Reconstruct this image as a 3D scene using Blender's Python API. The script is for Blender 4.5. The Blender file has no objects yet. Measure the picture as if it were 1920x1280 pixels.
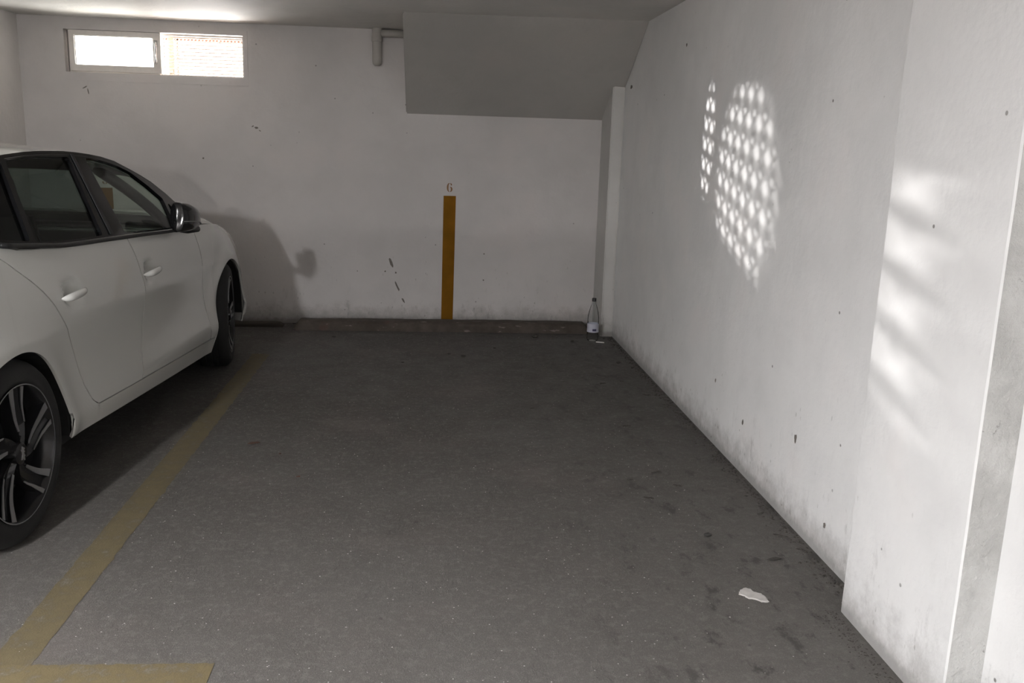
import bpy, bmesh, math, random
from mathutils import Vector, Matrix, noise
from math import sin, cos, pi, radians, exp, sqrt
random.seed(7)
SC = bpy.context.scene
COL = SC.collection

# ------------------------------------------------------------------ camera, world, lights
F_PX, YAW, PITCH, ROLL, CAMH = 1689.783, .0929, .2112, .0307, 1.3376
XR, YB, HC, XL, YN0 = 1.3385, 6.7912, 2.1352, -2.8547, -5.0   # right wall, back wall, ceiling, left wall, near wall
cd = bpy.data.cameras.new('camera'); cam = bpy.data.objects.new('camera', cd); COL.objects.link(cam)
fw = Vector((sin(YAW)*cos(PITCH), cos(YAW)*cos(PITCH), -sin(PITCH)))
rt = Vector((cos(YAW), -sin(YAW), 0)); up = rt.cross(fw)
r2 = cos(ROLL)*rt + sin(ROLL)*up; u2 = -sin(ROLL)*rt + cos(ROLL)*up
cam.matrix_world = Matrix(((r2.x, u2.x, -fw.x, 0), (r2.y, u2.y, -fw.y, 0), (r2.z, u2.z, -fw.z, CAMH), (0, 0, 0, 1)))
cd.sensor_fit = 'HORIZONTAL'; cd.sensor_width = 36; cd.lens = F_PX/1920*36
cd.clip_start = .02; cd.clip_end = 200
SC.camera = cam
SC.view_settings.view_transform = 'Standard'; SC.view_settings.look = 'None'
SC.view_settings.gamma = 1; SC.view_settings.exposure = -.16; SC.view_settings.use_curve_mapping = False

w = bpy.data.worlds.new('sky'); SC.world = w; w.use_nodes = True
bg = w.node_tree.nodes['Background']; bg.inputs[0].default_value = (1, .97, .95, 1); bg.inputs[1].default_value = 20.0

def light(name, kind, loc, power, target=None, color=(1, 1, 1), **kw):
    l = bpy.data.lights.new(name, kind); l.energy = power; l.color = color
    for k, v in kw.items(): setattr(l, k, v)
    o = bpy.data.objects.new(name, l); COL.objects.link(o); o.location = loc
    if target is not None:
        d = Vector(target)-Vector(loc); o.rotation_euler = d.to_track_quat('-Z', 'Y').to_euler()
    return o
SUN = light('sun', 'SUN', (9, 7, 11), 60.0, (-.5, 7.35, 0), (1, .96, .9), angle=.01)
LAMP = light('ceiling_tube_light', 'AREA', (-1.76, -.55, 2.06), 405, None, (.985, .99, 1), shape='RECTANGLE', size=.1, size_y=.5)
# added spot behind the camera, brightens the upper back wall over an added blocker
BAND_FILL = light('band_fill_spot', 'SPOT', (-.15, -4.6, 1.74), 300, (-.2, 6.8, 1.3), (1, .98, .96), spot_size=radians(75), spot_blend=.6, shadow_soft_size=.04)
# daylight thrown up from the paving outside through the window on to the ceiling
DAY = light('window_daylight', 'AREA', (-1.66, 7.32, 1.73), 155, (-1.80, 6.2, 2.10), (1, .97, .95), shape='RECTANGLE', size=.85, size_y=.30)
# sunlight thrown back by bright metal outside, through the window grille on to the right wall
SRC = Vector((-2.455, 7.75, 2.045)); SRC2 = Vector((-2.31, 7.75, 2.045))
def glint(name, tgt, ang, sx, sy, power, src=SRC, off=(0, 0, 0)):
    o = light(name, 'SPOT', src+Vector(off), power, tgt, (1, .97, .95), spot_size=ang, spot_blend=.45, shadow_soft_size=.004)
    o.scale = (sx, sy, 1); return o
glint('sun_glint', (XR, 3.86, 1.22), radians(10), .62, 1.0, 1500)
glint('sun_glint', (XR, 4.40, 1.40), radians(8), .24, .85, 1700)
glint('sun_glint', (XR, 3.80, 1.18), radians(10), .62, 1.0, 420, SRC, (-.03, .0, .012))
for dx in (-.007, 0, .007):
    glint('sun_glint', (1.245, 1.88, .95), radians(8.5), .95, .85, 750, SRC2, (dx, 0, 0))
    glint('sun_glint', (1.245, 1.84, .92), radians(8.5), .9, .8, 260, SRC2, (dx-.03, 0, .012))

# ------------------------------------------------------------------ helpers
def mk(name, bm, mat=None, parent=None, smooth=False, loc=None, auto=None):
    me = bpy.data.meshes.new(name)
    if smooth or auto:
        for f in bm.faces: f.smooth = True
    bm.to_mesh(me); bm.free()
    o = bpy.data.objects.new(name, me); COL.objects.link(o)
    if auto:
        me.set_sharp_from_angle(angle=radians(auto))
    for m in (mat if isinstance(mat, (list, tuple)) else [mat]):
        if m: me.materials.append(m)
    if parent: o.parent = parent
    if loc: o.location = loc
    return o
def tag(o, label=None, cat=None, group=None, kind=None):
    if label: o['label'] = label
    if cat: o['category'] = cat
    if group: o['group'] = group
    if kind: o['kind'] = kind
    return o
def empty(name, loc, rz=0):
    o = bpy.data.objects.new(name, None); COL.objects.link(o); o.location = loc; o.rotation_euler = (0, 0, rz); o.empty_display_size = .1
    return o
def box(bm, a, b):
    r = bmesh.ops.create_cube(bm, size=1)
    for v in r['verts']:
        v.co = Vector([(a[i]+b[i])/2+v.co[i]*(b[i]-a[i]) for i in range(3)])
    return r['verts']
def boxo(name, a, b, mat, parent=None, bev=0, **k):
    bm = bmesh.new(); box(bm, a, b)
    if bev: bmesh.ops.bevel(bm, geom=bm.edges[:], offset=bev, segments=2, affect='EDGES')
    return mk(name, bm, mat, parent, auto=40 if bev else None, **k)
def grid(bm, fn, nu, nv, closeu=False, flip=False):
    vs = [[bm.verts.new(fn(i/(nu-(0 if closeu else 0)), j/nv)) for j in range(nv+1)] for i in range(nu+(0 if closeu else 1))]
    n = len(vs)
    for i in range(nu):
        for j in range(nv):
            q = [vs[i][j], vs[(i+1) % n][j], vs[(i+1) % n][j+1], vs[i][j+1]]
            if flip: q.reverse()
            try: bm.faces.new(q)
            except ValueError: pass
    return vs
def lathe(bm, prof, n=32, axis='Z', cap=False):
    """prof: list of (radius, height)"""
    rings = []
    for r, h in prof:
        ring = []
        for k in range(n):
            a = 2*pi*k/n; p = (r*cos(a), r*sin(a), h)
            if axis == 'X': p = (h, r*cos(a), r*sin(a))
            ring.append(bm.verts.new(p))
        rings.append(ring)
    for i in range(len(rings)-1):
        for k in range(n):
            bm.faces.new((rings[i][k], rings[i][(k+1) % n], rings[i+1][(k+1) % n], rings[i+1][k]))
    if cap:
        bm.faces.new(rings[0][::-1]); bm.faces.new(rings[-1])
    bmesh.ops.recalc_face_normals(bm, faces=bm.faces[:])
def tube(bm, pts, r, n=8, cap=True):
    pts = [Vector(p) for p in pts]; rings = []
    for i, p in enumerate(pts):
        t = (pts[min(i+1, len(pts)-1)]-pts[max(i-1, 0)]).normalized()
        a = t.orthogonal().normalized() if i == 0 else (a-t*a.dot(t)).normalized()
        b = t.cross(a); rr = r[i] if isinstance(r, (list, tuple)) else r
        rings.append([bm.verts.new(p+(a*cos(2*pi*k/n)+b*sin(2*pi*k/n))*rr) for k in range(n)])
    for i in range(len(rings)-1):
        for k in range(n):
            bm.faces.new((rings[i][k], rings[i][(k+1) % n], rings[i+1][(k+1) % n], rings[i+1][k]))
    if cap:
        bm.faces.new(rings[0][::-1]); bm.faces.new(rings[-1])
def prism(bm, pts, n, t):
    """polygon pts (3D) extruded along vector n*t"""
    n = Vector(n)*t
    a = [bm.verts.new(Vector(p)) for p in pts]; b = [bm.verts.new(Vector(p)+n) for p in pts]
    bm.faces.new(a); bm.faces.new(b[::-1])
    for i in range(len(a)):
        j = (i+1) % len(a); bm.faces.new((a[j], a[i], b[i], b[j]))
    bmesh.ops.recalc_face_normals(bm, faces=bm.faces[:])
def solid(o, t, off=-1):
    m = o.modifiers.new('thickness', 'SOLIDIFY'); m.thickness = t; m.offset = off
    m = o.modifiers.new('crease', 'EDGE_SPLIT'); m.split_angle = radians(38); return o
def lerp(a, b, t): return a+(b-a)*t
def interp(tab, x):
    if x <= tab[0][0]: return tab[0][1]
    for i in range(len(tab)-1):
        if x <= tab[i+1][0]:
            t = (x-tab[i][0])/(tab[i+1][0]-tab[i][0])
            if len(tab) > 2:   # Catmull-Rom style smoothing
                p0 = tab[max(i-1, 0)][1]; p1 = tab[i][1]; p2 = tab[i+1][1]; p3 = tab[min(i+2, len(tab)-1)][1]
                m1 = (p2-p0)/2; m2 = (p3-p1)/2
                # limit overshoot
                d = p2-p1; m1 = max(min(m1, 3*abs(d)), -3*abs(d)); m2 = max(min(m2, 3*abs(d)), -3*abs(d))
                return (2*t**3-3*t*t+1)*p1+(t**3-2*t*t+t)*m1+(-2*t**3+3*t*t)*p2+(t**3-t*t)*m2
            return lerp(tab[i][1], tab[i+1][1], t)
    return tab[-1][1]
def fill_outline(loops, mapf, thick=0, nrm=None):
    """2D loops (first outer, rest holes) -> bmesh through mapf(x,y)"""
    cu = bpy.data.curves.new('t', 'CURVE'); cu.dimensions = '2D'; cu.fill_mode = 'BOTH'; cu.extrude = 0
    for L in loops:
        s = cu.splines.new('POLY'); s.points.add(len(L)-1)
        for i, p in enumerate(L): s.points[i].co = (p[0], p[1], 0, 1)
        s.use_cyclic_u = True
    ob = bpy.data.objects.new('t', cu); me = ob.to_mesh()
    bm = bmesh.new(); bm.from_mesh(me); ob.to_mesh_clear(); bpy.data.objects.remove(ob); bpy.data.curves.remove(cu)
    bmesh.ops.remove_doubles(bm, verts=bm.verts[:], dist=1e-5)
    for v in bm.verts: v.co = Vector(mapf(v.co.x, v.co.y))
    bmesh.ops.recalc_face_normals(bm, faces=bm.faces[:])
    return bm

# ------------------------------------------------------------------ materials
class NT:
    def __init__(s, name):
        s.m = bpy.data.materials.new(name); s.m.use_nodes = True; s.t = s.m.node_tree; s.n = s.t.nodes
        s.b = s.n['Principled BSDF']; s.out = s.n['Material Output']
        s.geo = s.n.new('ShaderNodeNewGeometry')
    def L(s, a, b): s.t.links.new(a, b)
    def set(s, sock, v):
        if hasattr(v, 'is_output') or isinstance(v, bpy.types.NodeSocket): s.L(v, sock)
        elif isinstance(v, (tuple, list)) and len(v) == 3 and len(sock.default_value) == 4: sock.default_value = (*v, 1)
        else: sock.default_value = v
    def noise(s, scale, detail=4, rough=.55, vec=None, dist=0):
        n = s.n.new('ShaderNodeTexNoise'); n.inputs['Scale'].default_value = scale; n.inputs['Detail'].default_value = detail
        n.inputs['Roughness'].default_value = rough; n.inputs['Distortion'].default_value = dist
        s.L(vec or s.geo.outputs['Position'], n.inputs['Vector']); return n.outputs['Fac']
    def voro(s, scale, vec=None, feat='F1'):
        n = s.n.new('ShaderNodeTexVoronoi'); n.inputs['Scale'].default_value = scale; n.feature = feat
        s.L(vec or s.geo.outputs['Position'], n.inputs['Vector']); return n.outputs['Distance']
    def ramp(s, fac, a, b, va=0., vb=1.):
        n = s.n.new('ShaderNodeMapRange'); n.inputs[1].default_value = a; n.inputs[2].default_value = b
        n.inputs[3].default_value = va; n.inputs[4].default_value = vb; n.clamp = True; n.interpolation_type = 'SMOOTHSTEP'
        s.L(fac, n.inputs[0]); return n.outputs[0]
    def math(s, op, a, b=0.):
        n = s.n.new('ShaderNodeMath'); n.operation = op; s.set(n.inputs[0], a); s.set(n.inputs[1], b); return n.outputs[0]
    def mix(s, fac, a, b, mode='MIX'):
        n = s.n.new('ShaderNodeMix'); n.data_type = 'RGBA'; n.blend_type = mode
        s.set(n.inputs[0], fac); s.set(n.inputs[6], a); s.set(n.inputs[7], b); return n.outputs[2]
    def xyz(s, vec=None):
        n = s.n.new('ShaderNodeSeparateXYZ'); s.L(vec or s.geo.outputs['Position'], n.inputs[0]); return n.outputs
    def scaled(s, sx, sy, sz):
        n = s.n.new('ShaderNodeVectorMath'); n.operation = 'MULTIPLY'; s.L(s.geo.outputs['Position'], n.inputs[0]); n.inputs[1].default_value = (sx, sy, sz); return n.outputs[0]
    def bump(s, h, strength=.2, dist=.01):
        n = s.n.new('ShaderNodeBump'); n.inputs['Strength'].default_value = strength; n.inputs['Distance'].default_value = dist
        s.L(h, n.inputs['Height']); s.L(n.outputs[0], s.b.inputs['Normal'])
    def fin(s, col, rough=.6, metal=0., **k):
        s.set(s.b.inputs['Base Color'], col); s.set(s.b.inputs['Roughness'], rough); s.b.inputs['Metallic'].default_value = metal
        for kk, v in k.items(): s.set(s.b.inputs[kk.replace('_', ' ')], v)
        return s.m
def plain(name, col, rough=.5, metal=0., var=.06, scale=30, **k):
    t = NT(name); f = t.noise(scale); c = t.mix(f, tuple(x*(1-var) for x in col), tuple(min(1, x*(1+var)) for x in col))
    return t.fin(c, rough, metal, **k)

def wall_mat(name, base=(.70, .675, .665), dirt=1.0, spots=1.0):
    t = NT(name); X, Y, Z = t.xyz()
    big = t.noise(1.1, 5, .6); mid = t.noise(5, 6, .6)
    c = t.mix(t.ramp(big, .3, .72), tuple(x*.90 for x in base), tuple(min(1, x*1.05) for x in base))
    c = t.mix(t.ramp(mid, .45, .8, 0, .22), c, tuple(x*.8 for x in base))
    # warm / cool blotches of old whitewash
    c = t.mix(t.ramp(t.noise(2.2, 3), .5, .75, 0, .35), c, (base[0]*.96, base[1]*.90, base[2]*.88))
    # rising damp and grime at the foot of the wall
    edge = t.math('ADD', Z, t.math('MULTIPLY', t.noise(9, 8, .75), -.30))
    g = t.ramp(edge, -.15, .03, 1, 0); c = t.mix(t.math('MULTIPLY', g, .6*dirt), c, (.17, .155, .14))
    e2 = t.math('ADD', Z, t.math('MULTIPLY', t.noise(26, 6, .7), -.09)); c = t.mix(t.math('MULTIPLY', t.ramp(e2, -.03, .012, 1, 0), .45*dirt), c, (.09, .082, .072))
    g2 = t.math('MULTIPLY', t.ramp(Z, .0, .42, 1, 0), t.ramp(t.noise(14, 8, .75, t.scaled(1, 1, .45)), .55, .7))
    c = t.mix(t.math('MULTIPLY', g2, .55*dirt), c, (.17, .16, .145))
    # flakes missing
    v = t.voro(9); sp = t.math('MULTIPLY', t.ramp(v, .035, .06, 1, 0), t.ramp(t.noise(3.1, 3), .50, .60))
    c = t.mix(t.math('MULTIPLY', sp, .7*spots), c, (.16, .15, .14))
    v2 = t.voro(38, t.scaled(1, 1, .5)); sp2 = t.math('MULTIPLY', t.ramp(v2, .12, .2, 1, 0), t.math('MULTIPLY', t.ramp(t.noise(6, 3), .55, .66), t.ramp(Z, .05, .75, 1, 0)))
    c = t.mix(t.math('MULTIPLY', sp2, .6*spots), c, (.2, .19, .17))
    h = t.math('ADD', t.math('MULTIPLY', t.noise(3.2, 5, .55), 1.0), t.math('MULTIPLY', t.noise(40, 6, .6), .12))
    t.bump(h, .35, .03)
    return t.fin(c, .78)
M = {}
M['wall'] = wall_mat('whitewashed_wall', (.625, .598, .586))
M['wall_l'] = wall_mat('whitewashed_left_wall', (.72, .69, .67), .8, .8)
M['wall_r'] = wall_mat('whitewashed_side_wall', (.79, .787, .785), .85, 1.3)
M['ceil'] = wall_mat('ceiling_plaster', (.66, .64, .61), 0, 0)
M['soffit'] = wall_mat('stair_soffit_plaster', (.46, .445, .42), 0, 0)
M['column'] = wall_mat('corner_column_plaster', (.58, .57, .55), .9, .5)
# raw mortar on the pillar's end
t = NT('raw_mortar'); c = t.mix(t.ramp(t.noise(4, 8, .65), .35, .7), (.40, .395, .38), (.55, .545, .53))
c = t.mix(t.ramp(t.noise(22, 6, .7), .62, .7), c, (.22, .21, .2)); t.bump(t.noise(18, 8, .65), .6, .02); M['mortar'] = t.fin(c, .9)
# floor
t = NT('worn_concrete_floor'); X, Y, Z = t.xyz()
big = t.noise(.7, 5, .6); mid = t.noise(6, 8, .65); fine = t.noise(90, 4, .7); vf = t.noise(260, 3, .7)
c = t.mix(t.ramp(big, .35, .68), (.048, .043, .038), (.080, .076, .070))
c = t.mix(t.ramp(t.noise(1.6, 4), .5, .72, 0, .5), c, (.110, .090, .082))
c = t.mix(t.ramp(mid, .4, .75, 0, .5), c, (.075, .070, .064))
c = t.mix(t.ramp(t.noise(34, 6, .75), .50, .62, 0, .38), c, (.19, .178, .168))
c = t.mix(t.ramp(t.noise(52, 5, .75), .60, .68, 0, .5), c, (.045, .042, .038))
c = t.mix(t.ramp(fine, .52, .70, 0, .6), c, (.165, .158, .148))
c = t.mix(t.ramp(vf, .56, .68, 0, .75), c, (.26, .23, .215))
c = t.mix(t.ramp(vf, .44, .32, 0, .7), c, (.04, .038, .035))
# paler towards the near end
c = t.mix(t.ramp(t.math('ADD', Y, t.math('MULTIPLY', big, 1.2)), 5.2, 2.4, 0, .30), c, (.19, .178, .168))
# pitting and trodden dirt by the right wall
px_ = t.ramp(t.math('ADD', X, t.math('MULTIPLY', t.noise(3, 4), .8)), .55, 1.45)
pit = t.ramp(t.noise(11, 8, .72, t.scaled(1, .55, 1)), .54, .63); c = t.mix(t.math('MULTIPLY', t.math('MULTIPLY', pit, px_), .95), c, (.035, .033, .030))
c = t.mix(t.math('MULTIPLY', px_, .28), c, (.07, .065, .058))
pit2 = t.ramp(t.noise(17, 5, .6, t.scaled(1, .6, 1)), .67, .72); c = t.mix(t.math('MULTIPLY', pit2, .7), c, (.04, .036, .034))
fl = t.ramp(t.voro(24), .045, .06, 1, 0); fl = t.math('MULTIPLY', fl, t.ramp(t.noise(5, 2), .5, .56)); c = t.mix(t.math('MULTIPLY', fl, .8), c, (.42, .41, .40))
t.bump(t.math('ADD', t.math('MULTIPLY', fine, .5), t.math('ADD', vf, t.math('MULTIPLY', pit, -.6))), .45, .006)
M['floor'] = t.fin(c, t.ramp(mid, .3, .8, .62, .85))
# worn yellow paint on floor: paint islands over the concrete colour
def yellow(name, col, wear_lo, wear_hi, scale=16):
    t = NT(name); n = t.noise(scale, 8, .72); fine = t.noise(200, 4, .7)
    c = t.mix(t.ramp(n, .4, .65), col, tuple(x*.78 for x in col)); f = t.ramp(n, wear_lo, wear_hi)
    c = t.mix(f, c, t.mix(t.ramp(fine, .4, .7), (.15, .135, .12), (.25, .235, .21)))
    c = t.mix(t.ramp(fine, .4, .3, 0, .5), c, (.08, .065, .04))
    t.bump(fine, .4, .005)
    return t.fin(c, .75)
M['yellow_floor'] = yellow('faded_yellow_floor_paint', (.130, .104, .056), .50, .80)
M['yellow_worn'] = yellow('nearly_worn_yellow_floor_paint', (.150, .118, .060), .50, .74)
t = NT('ochre_wall_paint'); X, Y, Z = t.xyz(); c = t.mix(t.ramp(t.noise(9, 6), .35, .7), (.185, .082, .004), (.225, .098, .006)); c = t.mix(t.ramp(t.noise(40, 6, .7), .70, .76, 0, .2), c, (.2, .12, .04)); M['ochre'] = t.fin(c, .8, Specular_IOR_Level=.15)
M['digit'] = plain('brown_stencil_paint', (.22, .105, .035), .6, var=.2)
M['chip'] = plain('exposed_dark_render', (.17, .15, .135), .9, var=.3)
# wheel stop: grimy painted concrete
t = NT('grimy_wheel_stop'); c = t.mix(t.ramp(t.noise(8, 6, .65), .35, .7), (.052, .041, .033), (.085, .068, .056))
c = t.mix(t.ramp(t.noise(9, 4, .6, t.scaled(1, 3, 3)), .62, .68, 0, .6), c, (.24, .20, .18)); c = t.mix(t.ramp(t.noise(6, 4), .6, .7, 0, .4), c, (.09, .04, .03))
t.bump(t.noise(60, 5, .7), .5, .006); M['stop'] = t.fin(c, .85)
M['board'] = plain('dirty_old_board', (.035, .028, .021), .85, var=.4, scale=14)
# car
t = NT('white_car_paint'); M['paint'] = t.fin((.70, .70, .67), .22, Coat_Weight=.8, Coat_Roughness=.03)
M['gloss_black'] = plain('gloss_black', (.008, .008, .009), .08, var=.1)
M['black'] = plain('satin_black_plastic', (.012, .012, .013), .45, var=.15)
M['shell'] = plain('dark_under_body', (.006, .006, .006), .8)
M['tyre'] = plain('tyre_rubber', (.014, .014, .014), .78, var=.25, scale=60)
M['rim_black'] = plain('rim_black_lacquer', (.012, .012, .013), .25)
M['alloy'] = plain('machined_alloy', (.42, .42, .43), .42, .85)
M['trim_grey'] = plain('grey_headliner', (.16, .155, .15), .8)
M['seat'] = plain('dark_seat_fabric', (.035, .035, .04), .85)
M['dash'] = plain('dashboard_plastic', (.02, .02, .022), .6)
M['chrome'] = plain('bright_metal', (.7, .7, .7), .12, 1.)
M['mirror'] = plain('mirror_glass', (.30, .31, .31), .02, 1., var=0)
M['red'] = plain('red_lamp_lens', (.35, .01, .01), .15); M['lamp'] = plain('clear_lamp_lens', (.35, .36, .37), .08)
def glass(name, tint, gl=.08, rough=.0, fres=1.45):
    t = NT(name); t.n.remove(t.b); tr = t.n.new('ShaderNodeBsdfTransparent'); tr.inputs[0].default_value = (*tint, 1)
    g = t.n.new('ShaderNodeBsdfGlossy'); g.inputs['Roughness'].default_value = rough
    fr = t.n.new('ShaderNodeFresnel'); fr.inputs[0].default_value = fres; mx = t.n.new('ShaderNodeMixShader')
    t.L(fr.outputs[0], mx.inputs[0]); t.L(tr.outputs[0], mx.inputs[1]); t.L(g.outputs[0], mx.inputs[2]); t.L(mx.outputs[0], t.out.inputs[0]); return t.m
M['car_glass'] = glass('green_tinted_car_glass', (.72, .80, .74))
M['privacy'] = glass('dark_tinted_car_glass', (.24, .29, .28))
M['clear'] = glass('window_pane_glass', (.9, .92, .92))
M['pet'] = glass('clear_bottle_plastic', (.96, .975, .975), rough=.08, fres=1.12)
# window
M['alu'] = plain('painted_window_frame', (.74, .70, .66), .45, var=.1)
M['wire'] = plain('white_painted_grille_wire', (.80, .68, .60), .5)
M['cream'] = plain('cream_frame_post', (.80, .72, .55), .6)
M['brown'] = plain('brown_outer_frame', (.09, .035, .022), .7)
M['ground_out'] = plain('sunlit_outdoor_paving', (.62, .58, .53), .9)
M['facade'] = plain('pale_outdoor_wall', (.8, .78, .75), .9)
M['pvc'] = plain('painted_pvc_pipe', (.42, .40, .37), .5)
M['label'] = plain('pale_bottle_label', (.50, .50, .58), .5); M['labelink'] = plain('dark_blue_label_print', (.06, .06, .12), .5)
M['leaf'] = plain('dead_leaf', (.085, .045, .03), .8, var=.4, scale=80)
M['stone'] = plain('dark_pebble', (.03, .028, .026), .85, var=.4, scale=80)
M['plaster'] = plain('dried_plaster_splash', (.45, .43, .41), .85, var=.3, scale=40)
M['paper'] = plain('white_paper_scrap', (.6, .59, .56), .8)
M['tube'] = NT('fluorescent_tube').fin((.9, .9, .9), .4)
M['grit'] = plain('pale_grit', (.42, .40, .38), .9, var=.3)
M['dirt'] = plain('dark_dirt_crumbs', (.045, .04, .035), .95, var=.4, scale=50)

# ------------------------------------------------------------------ room shell
T = .26
def struct(name, bm, mat, parent=None, **k):
    o = mk(name, bm, mat, parent, **k)
    if parent is None: o['kind'] = 'structure'
    return o
bm = bmesh.new(); box(bm, (XL-T, YN0-T, -.2), (XR+T, YB+T, 0)); struct('floor', bm, M['floor'])
bm = bmesh.new(); box(bm, (XL-T, YN0-T, HC), (XR+T, YB+T, HC+.25)); struct('ceiling', bm, M['ceil'])
WX0, WX1, WZ0, WZ1 = -2.55, -1.335, 1.766, 2.052
bm = bmesh.new()       # back wall with the window opening
for a, b in (((XL-T, YB, 0), (WX0, YB+T, HC)), ((WX1, YB, 0), (XR+T, YB+T, HC)), ((WX0, YB, 0), (WX1, YB+T, WZ0)), ((WX0, YB, WZ1), (WX1, YB+T, HC))): box(bm, a, b)
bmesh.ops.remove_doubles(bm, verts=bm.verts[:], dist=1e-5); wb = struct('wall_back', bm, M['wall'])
bm = bmesh.new(); box(bm, (XL-T, YN0-T, 0), (XL, YB, HC)); struct('wall_left', bm, M['wall_l'])
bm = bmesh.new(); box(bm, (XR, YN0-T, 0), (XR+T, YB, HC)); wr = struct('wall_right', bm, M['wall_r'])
bm = bmesh.new(); box(bm, (-2.2, -1.02, 0), (XR-.01, -.90, 1.405)); struct('wall_light_blocker', bm, M['wall'])  # added out of view to block the spot and shade the lower back wall
bm = bmesh.new(); box(bm, (XL, YN0-T, 0), (XR, YN0, HC)); struct('wall_near', bm, M['wall'])
# shallow pilaster on the right wall, hand-plastered edges, raw mortar end
XP, YP, YN = 1.2453, 2.401, 1.8533
bm = bmesh.new()
def pil(u, v):
    # cross-section polyline from wall (far) round to wall (near)
    z = v*HC
    wob = lambda k, s=1.: s*(noise.noise(Vector((k*7.3, z*2.3, k)))*.010+noise.noise(Vector((k*3.1, z*9, k)))*.003)
    pts = [(XR+.02, YP+.004), (XP+.006, YP+wob(1)), (XP, YP-.012+wob(1)), (XP, YN+.006+wob(2, .35)), (XP+.003, YN+wob(2, .35)), (XR+.02, YN+wob(3, .3))]
    return pts
NZ = 70
rows = [[bm.verts.new((x, y, j/NZ*HC)) for x, y in pil(0, j/NZ)] for j in range(NZ+1)]
for j in range(NZ):
    for i in range(5):
        f = bm.faces.new((rows[j][i], rows[j][i+1], rows[j+1][i+1], rows[j+1][i])); f.material_index = 1 if i == 4 else 0
bm.faces.new(rows[0][::-1]); bm.faces.new(rows[-1])
bmesh.ops.recalc_face_normals(bm, faces=bm.faces[:])
struct('wall_pilaster', bm, [M['wall_r'], M['mortar']])
# corner column
bm = bmesh.new(); prism(bm, [(1.251, 6.42, 0), (1.251, YB, 0), (XR, YB, 0), (XR, 6.42, 0)], (0, 0, 1), 1.80)
for v in bm.verts:
    if v.co.z > 1: v.co.z = 1.60 if v.co.y > 6.6 else 1.785
bmesh.ops.bevel(bm, geom=[e for e in bm.edges if abs(e.verts[0].co.z-e.verts[1].co.z) > 1], offset=.008, segments=2, affect='EDGES')
struct('wall_corner', bm, M['column'], auto=50)
# sloping soffit of the staircase above
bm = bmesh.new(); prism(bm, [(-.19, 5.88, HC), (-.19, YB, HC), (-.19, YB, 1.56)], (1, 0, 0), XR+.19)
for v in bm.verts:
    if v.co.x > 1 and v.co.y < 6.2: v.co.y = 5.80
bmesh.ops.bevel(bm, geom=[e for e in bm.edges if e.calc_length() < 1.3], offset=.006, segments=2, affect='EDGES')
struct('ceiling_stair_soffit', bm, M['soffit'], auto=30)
# plaster surround of the window
bm = bmesh.new()
s0, s1, z0, z1 = WX0-.055, WX1+.03, WZ0-.055, WZ1+.035
for a, b in (((s0, YB-.004, z0), (WX0, YB, z1)), ((WX1, YB-.004, z0), (s1, YB, z1)), ((WX0, YB-.004, z0), (WX1, YB, WZ0)), ((WX0, YB-.004, WZ1), (WX1, YB, z1))): box(bm, a, b)
struct('trim_1', bm, M['wall'])

# wall marks: chips as thin flakes, children of the wall
def blob(bm, c, n, rx, rz, seed, k=11, th=.002, rot=0):
    """irregular flat patch centred c, on plane with normal n ('x','y' or 'z')"""
    pts = []; rnd = random.Random(seed)
    for i in range(k):
        a = 2*pi*i/k; r = .65+.5*rnd.random(); u, v = cos(a)*rx*r, sin(a)*rz*r
        u, v = u*cos(rot)-v*sin(rot), u*sin(rot)+v*cos(rot)
        pts.append({'y': (c[0]+u, c[1], c[2]+v), 'x': (c[0], c[1]+u, c[2]+v), 'z': (c[0]+u, c[1]+v, c[2])}[n])
    prism(bm, pts, {'y': (0, -1, 0), 'x': (-1, 0, 0), 'z': (0, 0, 1)}[n], th)
for i, (x, z, rx, rz, rot) in enumerate([(-.298, .471, .010, .045, .35), (-.25, .29, .007, .050, .45), (-.205, .185, .006, .025, .5), (-.262, .395, .008, .008, 0), (-.34, .405, .007, .007, 0), (-1.26, 1.425, .014, .007, 0), (-1.285, 1.435, .009, .005, .4), (-1.235, 1.405, .010, .004, -.6), (-1.64, 1.20, .007, .007, 0), (.40, .55, .006, .006, 0), (.40, .35, .006, .006, 0), (-2.43, 1.665, .022, .004, .5), (-2.41, 1.64, .004, .022, .2)]):
    bm = bmesh.new(); blob(bm, (x, YB, z), 'y', rx, rz, i, rot=rot); mk('paint_chip', bm, M['chip'], wb)
for i, (y, z, rx, rz) in enumerate([(3.05, .33, .010, .018), (3.6, .22, .008, .012), (4.0, .30, .006, .012), (2.75, .12, .008, .012), (6.22, 1.765, .035, .014), (4.9, 1.9, .01, .01), (3.0, 1.85, .009, .012)]):
    bm = bmesh.new(); blob(bm, (XR, y, z), 'x', rx, rz, 40+i); mk('paint_chip', bm, M['chip'], wr)
bm = bmesh.new(); blob(bm, (XP, 2.405-.01, 1.985), 'x', .004, .016, 61); mk('paint_chip', bm, M['chip'], wr)

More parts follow.
